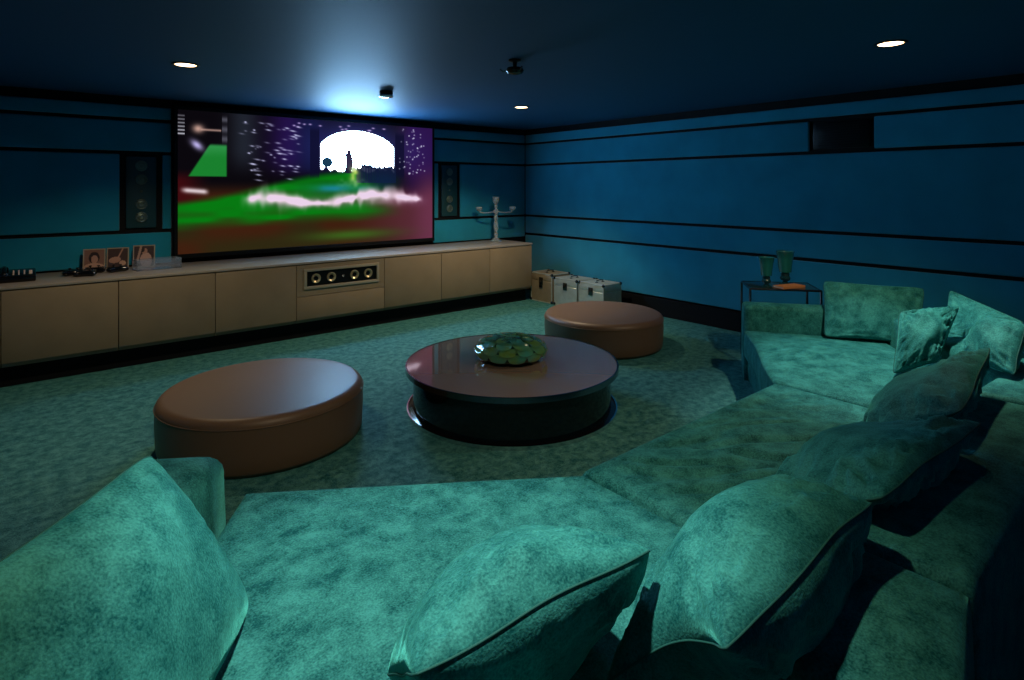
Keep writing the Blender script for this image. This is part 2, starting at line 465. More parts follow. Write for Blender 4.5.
def build_screen():
    nu, nv = 600, 292
    u, v = np.meshgrid((np.arange(nu)+.5)/nu, (np.arange(nv)+.5)/nv)
    sx = SX0+u*(SX1-SX0); tt = (sx*math.cos(YAW)-SY*math.sin(YAW))/(sx*math.sin(YAW)+SY*math.cos(YAW))
    t0, t1 = [(q*math.cos(YAW)-SY*math.sin(YAW))/(q*math.sin(YAW)+SY*math.cos(YAW)) for q in (SX0, SX1)]
    img = picture((tt-t0)/(t1-t0), v)
    lin = np.where(img <= .04045, img/12.92, ((img+.055)/1.055)**2.4)
    xs = np.linspace(SX0, SX1, nu+1); zs = np.linspace(SZ1, SZ0, nv+1)
    gx, gz = np.meshgrid(xs, zs)
    org = wloc(scr)
    verts = np.stack([gx.ravel()-org.x, np.full(gx.size, SY-org.y), gz.ravel()-org.z], 1)
    i, j = np.meshgrid(np.arange(nu), np.arange(nv))
    a = j*(nu+1)+i
    faces = np.stack([a, a+nu+1, a+nu+2, a+1], -1).reshape(-1, 4)
    me = bpy.data.meshes.new('screen_surface')
    me.vertices.add(len(verts)); me.vertices.foreach_set('co', verts.ravel())
    me.loops.add(faces.size); me.loops.foreach_set('vertex_index', faces.ravel().astype(np.int32))
    me.polygons.add(len(faces)); me.polygons.foreach_set('loop_start', (np.arange(len(faces))*4).astype(np.int32))
    me.polygons.foreach_set('loop_total', np.full(len(faces), 4, np.int32))
    me.update(calc_edges=True)
    at = me.color_attributes.new('film', 'FLOAT_COLOR', 'CORNER')
    cols = np.ones((len(faces), 4, 4), np.float32); cols[:, :, :3] = lin.reshape(-1, 1, 3)
    at.data.foreach_set('color', cols.ravel())
    m, nt, b = newmat('screen_picture'); N = nt.nodes; L = nt.links
    ca = N.new('ShaderNodeAttribute'); ca.attribute_name = 'film'
    bw = N.new('ShaderNodeRGBToBW'); L.new(ca.outputs['Color'], bw.inputs[0])
    # the lamp-bright parts of the film burn out well past white
    mr = N.new('ShaderNodeMapRange'); mr.inputs['From Min'].default_value = .82; mr.inputs['From Max'].default_value = 1
    mr.inputs['To Min'].default_value = 1.0; mr.inputs['To Max'].default_value = SCREEN_GAIN
    L.new(bw.outputs[0], mr.inputs['Value'])
    tint = N.new('ShaderNodeMix'); tint.data_type = 'RGBA'; tint.blend_type = 'MULTIPLY'; tint.inputs[7].default_value = (.30, .62, 1.0, 1)
    f = N.new('ShaderNodeMapRange'); f.inputs['From Min'].default_value = .7; f.inputs['From Max'].default_value = 1
    L.new(bw.outputs[0], f.inputs['Value']); L.new(f.outputs[0], tint.inputs[0]); L.new(ca.outputs['Color'], tint.inputs[6])
    em = N.new('ShaderNodeEmission'); L.new(tint.outputs[2], em.inputs[0]); L.new(mr.outputs[0], em.inputs[1])
    L.new(em.outputs[0], N['Material Output'].inputs[0]); N.remove(b)
    me.materials.append(m)
    o = bpy.data.objects.new('screen_surface', me); C.objects.link(o); o.parent = scr
build_screen()

# ================================================================ IN-WALL SPEAKERS
def wall_speaker(x0, x1, z0, z1, label):
    t = thing('wall_speaker', label, 'speaker', ((x0+x1)/2, Y1-.03, z0), 'tall speakers set in the wall beside the screen')
    bm = bmesh.new(); box(bm, x0+.03, Y1-.028, z0+.02, x1-.03, Y1-.0005, z1-.02, .008, 2)
    obj('front_panel', bm, M['speakerfront'], t, smooth=True)
    R = Matrix.Rotation(PI/2, 3, 'X')
    xc = (x0+x1)/2; h = z1-z0
    for f in (.15, .33, .66, .83):
        bm = bmesh.new(); c = (xc, Y1-.032, z1-h*f)
        torus(bm, c, .045, .008, R, 28, 8)
        lathe(bm, [(.043, 0), (.018, -.008), (.016, -.002), (.002, 0)], c, 28, Matrix.Rotation(-PI/2, 3, 'X'), cap=False)
        obj('driver', bm, M['cone'], t, smooth=True)
    bm = bmesh.new(); bmesh.ops.create_uvsphere(bm, u_segments=16, v_segments=8, radius=.013, matrix=Matrix.Translation((xc, Y1-.03, z1-h*.49)))
    obj('tweeter', bm, M['cone'], t, smooth=True)
wall_speaker(.742, 1.062, 1.17, 1.925, 'tall black speaker set in the wall left of the screen')
wall_speaker(4.44, 4.76, 1.17, 1.925, 'tall black speaker set in the wall right of the screen')
t = thing('wall_speaker', 'dark rectangular speaker grille set high in the blue right wall', 'speaker', (X1-.02, 2.24, 1.96))
bm = bmesh.new(); box(bm, X1-.022, 1.985, 1.975, X1-.0005, 2.495, 2.24, .006, 2)
obj('front_panel', bm, M['blackmetal'], t, smooth=True)
bm = bmesh.new()
for k in range(9): box(bm, X1-.027, 2.03, 2.005+.024*k, X1-.021, 2.45, 2.013+.024*k)
obj('grille', bm, M['black'], t)

# ================================================================ CABINETS
CF, CB = 6.07, Y1-.0315
XS = [-.90, -.137, .633, 1.404, 2.174, 3.185, 3.966, 4.728, 5.477]
names = ['at the far left end of the row', 'under the photo frames, mostly left of them', 'below the clear box and frames', 'left of the cabinet with the built-in speaker',
         '', 'right of the cabinet with the built-in speaker', 'second from the right end of the row', 'at the right end of the row, under the candelabra']
t = tag(obj('plinth', (lambda b: (box(b, -.90, 6.16, 0, 5.44, CB, .17, .004, 1), b)[1])(bmesh.new()), M['black']),
        'long black recessed plinth under the row of cabinets', 'plinth')
bm = bmesh.new(); box(bm, -.90, CF-.005, .787, 5.485, CB, .812, .004, 2)
tag(obj('worktop', bm, M['woodtop'], smooth=True), 'long smooth taupe top running over all the low cabinets', 'worktop')
for k in range(8):
    a, b = XS[k], XS[k+1]
    if k == 4:
        t = thing('low_cabinet', 'low taupe cabinet with a framed horizontal speaker built into its front', 'cabinet', ((a+b)/2, 6.4, .17), 'row of low cabinets under the screen')
    else:
        t = thing('low_cabinet', 'plain taupe low cabinet '+names[k], 'cabinet', ((a+b)/2, 6.4, .17), 'row of low cabinets under the screen')
    bm = bmesh.new()
    box(bm, a+.003, CF+.022, .172, b-.003, CB, .784)
    obj('body', bm, M['wood'] if k == 7 else M['wood'], t)
    if k != 4:
        bm = bmesh.new(); box(bm, a+.003, CF, .205, b-.003, CF+.02, .776, .002, 2)
        obj('door', bm, M['wood'], t, smooth=True)
    else:
        bm = bmesh.new(); box(bm, a+.003, CF, .205, b-.003, CF+.02, .444, .002, 2)
        obj('drawer_front', bm, M['wood'], t, smooth=True)
        bm = bmesh.new(); sx0, sx1, sz0, sz1 = 2.253, 3.116, .518, .735
        box(bm, a+.003, CF, .449, b-.003, CF+.02, sz0, .002, 2); box(bm, a+.003, CF, sz1, b-.003, CF+.02, .776, .002, 2)
        box(bm, a+.003, CF, sz0, sx0, CF+.02, sz1); box(bm, sx1, CF, sz0, b-.003, CF+.02, sz1)
        dr = obj('door', bm, M['wood'], t)
        # speaker
        bm = bmesh.new(); e = .03
        box(bm, sx0, CF-.012, sz0, sx1, CF+.02, sz0+e, .003, 2); box(bm, sx0, CF-.012, sz1-e, sx1, CF+.02, sz1, .003, 2)
        box(bm, sx0, CF-.012, sz0+e, sx0+e, CF+.02, sz1-e, .003, 2); box(bm, sx1-e, CF-.012, sz0+e, sx1, CF+.02, sz1-e, .003, 2)
        fr = obj('speaker_frame', bm, M['trimlight'], t, smooth=True)
        bm = bmesh.new(); box(bm, sx0+e, CF+.008, sz0+e, sx1-e, CF+.02, sz1-e)
        sp = obj('speaker_panel', bm, M['blackmetal'], t)
        zc = (sz0+sz1)/2
        for xx in (2.385, 2.555, 2.82, 2.985):
            bm = bmesh.new()
            lathe(bm, [(.050, 0), (.050, .010), (.042, .012), (.020, -.002), (.018, .004), (.001, .006)], (xx, CF+.008, zc), 32, Matrix.Rotation(PI/2, 3, 'X'), cap=False)
            obj('driver', bm, M['conewarm'], sp, smooth=True)
            bm = bmesh.new(); lathe(bm, [(.024, .001), (.022, .009), (.012, .013), (.002, .014)], (xx, CF+.008, zc), 24, Matrix.Rotation(PI/2, 3, 'X'))
            obj('dust_cap', bm, M['blackgloss'], sp, smooth=True)
        bm = bmesh.new(); bmesh.ops.create_uvsphere(bm, u_segments=16, v_segments=8, radius=.014, matrix=Matrix.Translation((2.69, CF+.006, zc)))
        obj('tweeter', bm, M['chrome'], sp, smooth=True)

# ================================================================ THINGS ON THE CABINET TOP
TZ = .8125
# telephone
px, py = -.05, 6.40
t = thing('telephone', 'black desk telephone with pale buttons at the left end of the cabinet top', 'telephone', (px, py, TZ))
bm = bmesh.new()
vs = box(bm, px-.11, py-.11, TZ, px+.13, py+.11, TZ+.05, .010, 3)
for v in vs:
    if v.co.z > TZ+.02: v.co.z += (v.co.y-py+.11)*.18
obj('body', bm, M['blackgloss'], t, smooth=True)
bm = bmesh.new(); tube(bm, [(px-.075, py-.09+.18*k/8, TZ+.075+.03*k/8+.012*math.sin(PI*k/8)) for k in range(9)], .018, 12)
for yy, zz in ((py-.085, .066), (py+.085, .098)):
    lathe(bm, [(.028, -.014), (.030, 0), (.022, .014)], (px-.075, yy, TZ+zz), 20)
obj('handset', bm, M['blackgloss'], t, smooth=True)
for k in range(4):
    bm = bmesh.new(); xx = px-.02+.035*k; ww = .022 if k == 3 else .010
    for q in range(3 if k < 3 else 1):
        y0 = py-.07+.045*q; y1 = y0+(.028 if k < 3 else .10)
        vs = box(bm, xx, y0, TZ+.05, xx+ww, y1, TZ+.056, .002, 1)
        for v in vs: v.co.z += (v.co.y-py+.11)*.18
    obj('buttons', bm, M['button'], t)

# photo frames
def photo(x, y, wd, ht, seed, label):
    t = thing('photo_frame', label, 'photo frame', (x, y, TZ), 'framed photographs on the cabinet top')
    lean = Matrix.Translation((x, y, TZ)) @ Matrix.Rotation(math.radians(-14), 4, 'Z') @ Matrix.Rotation(math.radians(-9), 4, 'X')
    bm = bmesh.new(); e = .010
    box(bm, -wd/2, -.006, 0, wd/2, .006, e, .002, 1); box(bm, -wd/2, -.006, ht-e, wd/2, .006, ht, .002, 1)
    box(bm, -wd/2, -.006, e, -wd/2+e, .006, ht-e, .002, 1); box(bm, wd/2-e, -.006, e, wd/2, .006, ht-e, .002, 1)
    box(bm, -.015, .006, .0, .015, .012, ht*.75, mtx=None)
    for v in bm.verts: v.co = lean @ v.co
    obj('frame', bm, M['trimlight'], t)
    bm = bmesh.new(); box(bm, -.012, .045, 0.004, .012, .050, ht*.7)
    for v in bm.verts:
        f = v.co.z/(ht*.7); v.co.y = v.co.y*(1-f)+.008*f; v.co = lean @ v.co
    zmin = min(v.co.z for v in bm.verts)
    for v in bm.verts: v.co.z = max(v.co.z, TZ+.001)
    obj('stand', bm, M['black'], t)
    # print: portrait drawn in brown tones
    n = 36; bm = bmesh.new(); cl = bm.loops.layers.float_color.new('print')
    iw, ih = wd-2*e, ht-2*e
    vv = [[bm.verts.new(lean @ Vector((-iw/2+iw*i/n, -.003, e+ih*j/n))) for i in range(n+1)] for j in range(n+1)]
    for j in range(n):
        for i in range(n):
            a = (i+.5)/n; b = (j+.5)/n
            skin = (.42, .24, .19); hair = (.03, .018, .018); bgc = (.22, .12, .10)
            c = bgc
            if seed == 1:      # face and shoulders, dark hair
                if ((a-.5)/.27)**2+((b-.60)/.30)**2 < 1: c = hair
                if ((a-.52)/.17)**2+((b-.52)/.21)**2 < 1: c = skin
                if b < .34-.5*(a-.5)**2: c = (.48, .30, .24)
            elif seed == 2:    # reclining figure
                c = (.06, .035, .035)
                if ((a-.35-.3*(b-.4))/.30)**2+((b-.42)/.16)**2 < 1: c = skin
                if ((a-.74)/.17)**2+((b-.24)/.14)**2 < 1: c = (.5, .33, .26)
                if abs(a-.25-b*.5) < .045 and b > .3: c = skin
            else:
                c = (.05, .03, .035)
                if ((a-.60)/.30)**2+((b-.30)/.38)**2 < 1: c = (.50, .33, .29)
                if ((a-.52)/.15)**2+((b-.76)/.14)**2 < 1: c = skin
                if ((a-.42)/.12)**2+((b-.84)/.14)**2 < 1: c = hair
                if abs(a-.10-b*.25) < .06 and b > .2: c = (.42, .28, .24)
            f = bm.faces.new((vv[j][i], vv[j][i+1], vv[j+1][i+1], vv[j+1][i]))
            for l in f.loops: l[cl] = (*c, 1)
    o = obj('photograph', bm, M['print'], t)
m, nt, b = newmat('photo_print'); at = nt.nodes.new('ShaderNodeAttribute'); at.attribute_name = 'print'
nt.links.new(at.outputs['Color'], b.inputs['Base Color']); b.inputs['Roughness'].default_value = .35; M['print'] = m
photo(.505, 6.70, .175, .205, 1, 'small framed brown photo of a face, leftmost of three on the cabinet')
photo(.69, 6.70, .18, .205, 2, 'small framed brown photo of a reclining figure, middle of three on the cabinet')
photo(.905, 6.70, .185, .215, 3, 'small framed brown photo of a long-haired figure behind the clear box')

# game controllers
def controller(x, y, rz, label):
    t = thing('game_controller', label, 'game controller', (x, y, TZ), 'black game controllers on the cabinet top')
    Rm = Matrix.Translation((x, y, 0)) @ Matrix.Rotation(rz, 4, 'Z')
    bm = bmesh.new()
    N = 28
    pts = []
    for k in range(N):
        a = PI*2*k/N
        xx = .085*math.cos(a); yy = .045*math.sin(a)
        if math.sin(a) < 0: yy -= .045*max(0, abs(math.cos(a))-.35)*1.6
        pts.append((xx, yy))
    rings = []
    for (s, z) in ((.72, 0), (.95, .010), (1, .022), (.93, .036), (.7, .046), (.3, .049)):
        rings.append([bm.verts.new((p[0]*s, p[1]*s, TZ+z)) for p in pts])
    for i in range(len(rings)-1):
        for k in range(N): bm.faces.new((rings[i][k], rings[i][(k+1) % N], rings[i+1][(k+1) % N], rings[i+1][k]))
    bm.faces.new(rings[0]); bm.faces.new(rings[-1])
    for v in bm.verts: v.co = Rm @ v.co
    obj('body', bm, M['blackgloss'], t, smooth='all')
    for sx, sy in ((-.03, -.012), (.03, -.012)):
        bm = bmesh.new(); lathe(bm, [(.006, .045), (.006, .058), (.012, .060), (.013, .065), (.009, .068)], (sx, sy, TZ), 16)
        for v in bm.verts: v.co = Rm @ v.co
        obj('thumbstick', bm, M['blackmetal'], t, smooth=True)
    bm = bmesh.new()
    for q in range(4):
        a = PI/2*q; lathe(bm, [(.006, .040), (.006, .050), (.004, .052)], (.055+.014*math.cos(a), .012+.014*math.sin(a), TZ), 12)
    for v in bm.verts: v.co = Rm @ v.co
    obj('buttons', bm, M['chrome'], t, smooth=True)
    bm = bmesh.new(); lathe(bm, [(.018, .040), (.020, .048), (.012, .050)], (-.055, .012, TZ), 20)
    for v in bm.verts: v.co = Rm @ v.co
    obj('direction_pad', bm, M['blackmetal'], t, smooth=True)
controller(.34, 6.48, .15, 'black game controller at the left end of the cluster, nearest the telephone')
controller(.50, 6.56, -.2, 'black game controller against the foot of the leftmost photo frame')
controller(.66, 6.50, .35, 'shiny black game controller in front of the middle photo frame')
controller(.42, 6.36, -.3, 'black game controller of the cluster nearest the front edge of the cabinet top')

# clear box
t = thing('clear_box', 'low clear glass box glowing pale blue beside the screen corner', 'box', (1.0, 6.47, TZ))
R_ = Matrix.Translation((.985, 6.47, TZ)) @ Matrix.Rotation(.12, 4, 'Z')
bm = bmesh.new(); a, b_, h, e = .19, .075, .10, .008
box(bm, -a, -b_, 0, a, b_, e)
for v in bm.verts: v.co = R_ @ v.co
obj('bottom_pane', bm, M['acrylic'], t)
for (q0, q1, q2, q3) in ((-a, -b_, a, -b_+e), (-a, b_-e, a, b_), (-a, -b_+e, -a+e, b_-e), (a-e, -b_+e, a, b_-e)):
    bm = bmesh.new(); box(bm, q0, q1, e+.0005, q2, q3, h, .002, 1)
    for v in bm.verts: v.co = R_ @ v.co
    obj('side_pane', bm, M['acrylic'], t)

# crystal candelabra
cx, cy = 5.22, 6.56
t = thing('candelabra', 'tall clear crystal candelabra with three cups on the cabinet end', 'candelabra', (cx, cy, TZ))
bm = bmesh.new(); lathe(bm, [(.02, 0), (.085, 0), (.090, .012), (.060, .022), (.045, .045), (.022, .06)], (cx, cy, TZ), 8)
obj('foot', bm, M['crystal'], t, smooth=True)
bm = bmesh.new(); lathe(bm, [(.018, .061), (.030, .085), (.034, .11), (.020, .13), (.016, .14), (.030, .17), (.036, .22), (.030, .27), (.018, .295), (.028, .32), (.034, .345), (.020, .375), (.016, .39)], (cx, cy, TZ), 10)
obj('stem', bm, M['crystal'], t, smooth=True)
bm = bmesh.new(); lathe(bm, [(.016, .391), (.034, .41), (.044, .43), (.034, .455), (.016, .47)], (cx, cy, TZ), 8)
obj('hub', bm, M['crystal'], t)
dirx = Vector((.94, -.34, 0)).normalized()
for s in (-1, 1):
    bm = bmesh.new(); p = [Vector((cx, cy, TZ+.43))+dirx*s*d+Vector((0, 0, zz)) for d, zz in ((.045, 0), (.10, -.012), (.17, -.014), (.235, -.004), (.255, .012))]
    tube(bm, p, .009, 8); obj('arm', bm, M['crystal'], t, smooth=True)
    bm = bmesh.new(); q = Vector((cx, cy, 0))+dirx*s*.255
    lathe(bm, [(.012, .443), (.030, .450), (.048, .475), (.044, .495), (.050, .505), (.036, .505), (.028, .475)], (q.x, q.y, TZ), 10)
    obj('cup', bm, M['crystal'], t)
bm = bmesh.new(); lathe(bm, [(.014, .471), (.026, .50), (.018, .535), (.036, .56), (.052, .595), (.046, .615), (.054, .645), (.040, .645), (.030, .60)], (cx, cy, TZ), 10)
obj('cup', bm, M['crystal'], t)

# ================================================================ CASES BY THE RIGHT WALL
def case(y0, y1, x0, x1, h, body, lid, label, loc=None):
    t = thing('storage_trunk', label, 'trunk', ((x0+x1)/2, (y0+y1)/2, 0), 'row of metal trunks on the carpet by the right wall')
    bm = bmesh.new(); box(bm, x0+.004, y0+.004, .003, x1-.004, y1-.004, h*.74-.002, .004, 1); obj('body', bm, body, t, smooth=True)
    bm = bmesh.new(); box(bm, x0+.004, y0+.004, h*.74+.002, x1-.004, y1-.004, h-.003, .006, 2); l = obj('lid', bm, lid, t, smooth=True)
    bm = bmesh.new()
    e = .014
    for (a, b) in ((x0, y0), (x0, y1-e), (x1-e, y0), (x1-e, y1-e)): box(bm, a, b, 0, a+e, b+e, h, .003, 1)
    for z in (0.001, h-e):
        for y in (y0, y1-e): box(bm, x0, y, z, x1, y+e, z+e, .003, 1)
        for x in (x0, x1-e): box(bm, x, y0, z, x+e, y1, z+e, .003, 1)
    obj('edge_trim', bm, M['steel'], t)
    for (a, b) in ((x0, y0), (x0, y1), (x1, y0), (x1, y1)):
        for z in (.016, h-.014):
            bm = bmesh.new(); bmesh.ops.create_uvsphere(bm, u_segments=12, v_segments=8, radius=.021, matrix=Matrix.Translation((a+(.008 if a == x0 else -.008), b+(.008 if b == y0 else -.008), z+.005)))
            obj('corner_cap', bm, M['darkchrome'], t, smooth=True)
    yc = (y0+y1)/2
    bm = bmesh.new(); box(bm, x0-.010, yc-.035, h*.60, x0+.004, yc+.035, h*.86, .004, 2)
    box(bm, x0-.020, yc-.022, h*.66, x0-.008, yc+.022, h*.78, .004, 2)
    obj('latch', bm, M['darkchrome'], t, smooth=True)
    bm = bmesh.new(); xc = (x0+x1)/2
    tube(bm, [(xc-.06, yc, h), (xc-.06, yc, h+.022), (xc, yc, h+.028), (xc+.06, yc, h+.022), (xc+.06, yc, h)], .007, 8)
    for s in (-.06, .06): box(bm, xc+s-.015, yc-.015, h-.003, xc+s+.015, yc+.015, h+.006, .002, 1)
    obj('handle', bm, M['darkchrome'], t, smooth=True)
    return t
# tan trunk with two latches one above the other
t = case(5.70, 6.13, 5.51, 5.86, .40, M['brasscase'], M['brasscase'], 'tan metal trunk at the far end of the row, beside the cabinet')
bm = bmesh.new(); box(bm, 5.498, 5.885, .20, 5.513, 5.945, .255, .003, 1); obj('lock_plate', bm, M['darkchrome'], t)
s1 = case(5.235, 5.66, 5.51, 5.86, .375, M['steel'], M['steel'], 'silver metal trunk in the middle of the row of three')
dup(s1, (s1.location.x, s1.location.y-.455, 0), 'silver metal trunk nearest the sofa, partly hidden by the far ottoman')

# ================================================================ OTTOMANS
def ottoman(X, Z, r, h, label):
    c = W(X, Z, 0)
    t = thing('ottoman', label, 'ottoman', (c.x, c.y, 0), 'round brown leather ottomans')
    bm = bmesh.new()
    prof = [(r-.018, .006), (r-.008, .03), (r-.004, .10), (r, .18), (r-.002, h-.065)]
    prof += [(r-.055+.055*math.cos(a), h-.055+.055*math.sin(a)) for a in np.linspace(0.1, PI/2, 9)]
    prof += [(r*f, h+.006*(1-f*f)*2) for f in (.85, .7, .5, .3, .1, .01)]
    lathe(bm, prof, c, 128); obj('upholstery', bm, M['leather'], t, smooth='all')
    bm = bmesh.new(); torus(bm, (c.x, c.y, h-.050), r-.0005, .004, n=128, m=6)
    obj('seam', bm, M['leather'], t, smooth='all')
    bm = bmesh.new(); lathe(bm, [(r-.06, 0), (r-.06, .013)], c, 64); obj('base', bm, M['black'], t)
ottoman(-1.60, 3.76, .615, .325, 'large round brown leather ottoman on the left in front of the nearest sofa section')
ottoman(.933, 5.94, .60, .325, 'round brown leather ottoman behind the coffee table near the trunks')

# ================================================================ COFFEE TABLE
cc = W(0, 4.28, 0); TR = .775
t = thing('coffee_table', 'low round coffee table with a bronze mirrored top on a smoked glass drum', 'coffee table', cc)
bm = bmesh.new(); lathe(bm, [(TR-.012, .297), (TR-.012, .3215)], cc, 128); obj('tabletop', bm, M['tabletop'], t, smooth=True)
bm = bmesh.new()
def ring(bm, r0, r1, z0, z1, n=128):
    P = [(r0, z0), (r1, z0), (r1, z1), (r0, z1), (r0, z0)]; lathe(bm, P, cc, n, cap=False)
    bmesh.ops.remove_doubles(bm, verts=bm.verts, dist=1e-5)
ring(bm, TR-.0115, TR, .288, .324); obj('rim', bm, M['darkchrome'], t, smooth=True)
bm = bmesh.new(); lathe(bm, [(TR-.02, .001), (TR-.02, .018), (TR-.03, .022)], cc, 128); obj('base_plate', bm, M['blackgloss'], t, smooth=True)
bm = bmesh.new(); ring(bm, TR-.0195, TR-.010, .001, .026); obj('base_rim', bm, M['chrome'], t, smooth=True)
bm = bmesh.new(); ring(bm, .712, .720, .0225, .2965); obj('glass_drum', bm, M['smoked'], t, smooth=True)
for k in range(6):
    a = PI/3*k-YAW+.12; bm = bmesh.new(); q = cc+Vector((.700*math.cos(a), .700*math.sin(a), 0))
    lathe(bm, [(.008, .0225), (.008, .2965)], q, 12); obj('post', bm, M['darkchrome'], t, smooth=True)
# green glass bowl with overlapping scales
bc = W(-.01, 4.33, .3225)
t = thing('glass_bowl', 'domed green glass bowl with overlapping scale pattern on the coffee table', 'bowl', bc)
def bowlR(f):      # f 0..1 bottom->top
    return
prof = [(.14, 0), (.20, .010), (.245, .035), (.262, .065), (.252, .095), (.21, .125), (.14, .145), (.06, .154), (.005, .156)]
bm = bmesh.new(); lathe(bm, prof, bc, 96); obj('bowl_body', bm, M['bowl_dark'], t, smooth='all')
def surf(ph, a):   # ph: arc parameter 0 (rim) .. 1 (top)
    k = 2+ph*(len(prof)-3.01); i = int(k); f = k-i
    r = prof[i][0]*(1-f)+prof[i+1][0]*f; z = prof[i][1]*(1-f)+prof[i+1][1]*f
    dr = prof[i+1][0]-prof[i][0]; dz = prof[i+1][1]-prof[i][1]; l = math.hypot(dr, dz)
    nn = Vector((dz/l, 0, -dr/l))
    return r, z, nn
for row in range(5):
    ph0 = .02+.185*row; cnt = [12, 12, 10, 8, 5][row]
    for k in range(cnt):
        a0 = 2*PI*(k+(row % 2)*.5)/cnt; hw = PI/cnt*1.0
        bm = bmesh.new(); g = []
        nU, nV = 8, 6
        for j in range(nV+1):
            rw = []
            for i in range(nU+1):
                s = -1+2*i/nU; tt = j/nV
                low = 1-math.sqrt(max(0, 1-s*s*.98))      # scalloped lower edge
                ph = ph0+.30*(low*.6+(1-low*.6)*tt)
                ph = min(.985, ph)
                r, z, nn = surf(ph, 0)
                off = .014*(1-tt)+.0015
                r2 = r+nn.x*off; z2 = z+nn.z*off
                a = a0+s*hw
                rw.append(bm.verts.new(bc+Vector((r2*math.cos(a), r2*math.sin(a), z2))))
            g.append(rw)
        for j in range(nV):
            for i in range(nU): bm.faces.new((g[j][i], g[j][i+1], g[j+1][i+1], g[j+1][i]))
        bmesh.ops.solidify(bm, geom=bm.faces[:], thickness=.004)
        obj('glass_scale', bm, M['bowl'], t, smooth='all')

# ================================================================ SOFA
def mir(p): return (5.25-p[0], p[1])
A_front = [(1.765, 1.64), (1.45, 1.865), (1.05, 2.135), (.66, 2.40)]
A_in = [(1.765, .73), (1.36, .70), (.85, 1.05), (.03, 1.46)]
SEAT = .42; LEDGE = .62
def poly_lerp(a, b, t): return [(p[0]*(1-t)+q[0]*t, p[1]*(1-t)+q[1]*t) for p, q in zip(a, b)]
def sofa_base(front, back, t):
    bm = bmesh.new(); strip_slab(bm, poly_lerp(front, back, .03), poly_lerp(front, back, .97), .0, .205, .01, amp=0, crown=0, nu=20, nv=8)
    obj('base', bm, M['velvet'], t, smooth=True)
# near section
t = thing('sofa_section', 'bright teal velvet sofa section in the foreground, angled to the left', 'sofa', (.9, 1.6, 0), 'sections of the curved sofa')
sofa_base(A_front, A_in, t)
bm = bmesh.new(); strip_slab(bm, A_front, A_in, .20, SEAT, .035, seed=1, amp=.008, nu=60, nv=50); obj('seat_cushion', bm, M['velvet'], t, smooth='all')
u = Vector((-.83, .56, 0)).normalized(); d = Vector((-.56, -.83, 0)).normalized()
F1 = Vector((.66, 2.40, 0))
def q2(v): return (v.x, v.y)
bm = bmesh.new()
strip_slab(bm, [q2(F1+u*.06+d*.05), q2(F1+u*.34+d*.05)], [q2(F1+u*.06+d*1.53), q2(F1+u*.34+d*1.53)], .0, .61, .09, seed=4, amp=.006, nu=10, nv=30)
obj('armrest', bm, M['velvet'], t, smooth='all')
kA = W(.18, 1.15, 0); e = .0
bm = bmesh.new()
p0 = kA; p1 = Vector((.04, 1.455, 0))+u*-.0
strip_slab(bm, [q2(p0), q2(p1)], [q2(p0+d*.30), q2(p1+d*.27)], .0, .60, .04, seed=6, amp=.005, nu=24, nv=8)
obj('backrest', bm, M['velvet'], t, smooth='all')
bm = bmesh.new()
strip_slab(bm, [(1.765, .72), (1.50, .70), (1.27, .70)], [(1.765, .36), (1.45, .30), (1.15, .16)], .0, LEDGE, .04, seed=7, amp=.006, nu=24, nv=12)
obj('backrest', bm, M['velvet'], t, smooth='all')
# middle section
B_front = [(1.785, 1.665), (3.465, 1.665)]; B_in = [(1.785, .73), (3.465, .73)]
t = thing('sofa_section', 'dark green velvet middle sofa section with creased seat', 'sofa', (2.62, 1.1, 0), 'sections of the curved sofa')
sofa_base(B_front, B_in, t)
bm = bmesh.new(); strip_slab(bm, B_front, B_in, .20, SEAT+.006, .04, seed=2, amp=.010, nu=90, nv=60, wr=.022, wdir=(.82, -.57)); obj('seat_cushion', bm, M['velvet'], t, smooth='all')
bm = bmesh.new(); strip_slab(bm, [(1.785, .72), (3.465, .72)], [(1.785, .36), (3.465, .36)], .0, LEDGE, .04, seed=8, amp=.006, nu=50, nv=14); obj('backrest', bm, M['velvet'], t, smooth='all')
# far section
C_front = [mir(p) for p in A_front][::-1]; C_in = [mir(p) for p in A_in][::-1]
C_front = [(4.56, 2.43), (4.18, 2.14), (3.80, 1.90), (3.485, 1.675)]
C_in = [(5.12, 1.60), (4.45, 1.10), (3.89, .70), (3.485, .73)]
t = thing('sofa_section', 'light teal velvet sofa section at the far right, angled toward the screen', 'sofa', (4.35, 1.6, 0), 'sections of the curved sofa')
sofa_base(C_front, C_in, t)
bm = bmesh.new(); strip_slab(bm, C_front, C_in, .20, SEAT, .035, seed=3, amp=.009, nu=60, nv=50, crown=.02); obj('seat_cushion', bm, M['velvet'], t, smooth='all')
uC = Vector((.83, .56, 0)).normalized(); dC = Vector((.56, -.83, 0)).normalized(); F2 = Vector((4.56, 2.43, 0))
bm = bmesh.new(); strip_slab(bm, [q2(F2+uC*.20), q2(F2+uC*.005)], [q2(F2+uC*.20+dC*.98), q2(F2+uC*.005+dC*.98)], .0, .625, .04, seed=5, amp=.006, nu=10, nv=30)
obj('armrest', bm, M['velvet'], t, smooth='all')
bm = bmesh.new(); strip_slab(bm, [(5.11, 1.59), (4.45, 1.09), (3.89, .69), (3.485, .72)], [(5.30, 1.30), (4.64, .80), (4.0, .36), (3.485, .36)], .0, LEDGE, .04, seed=9, amp=.006, nu=60, nv=12)
obj('backrest', bm, M['velvet'], t, smooth='all')

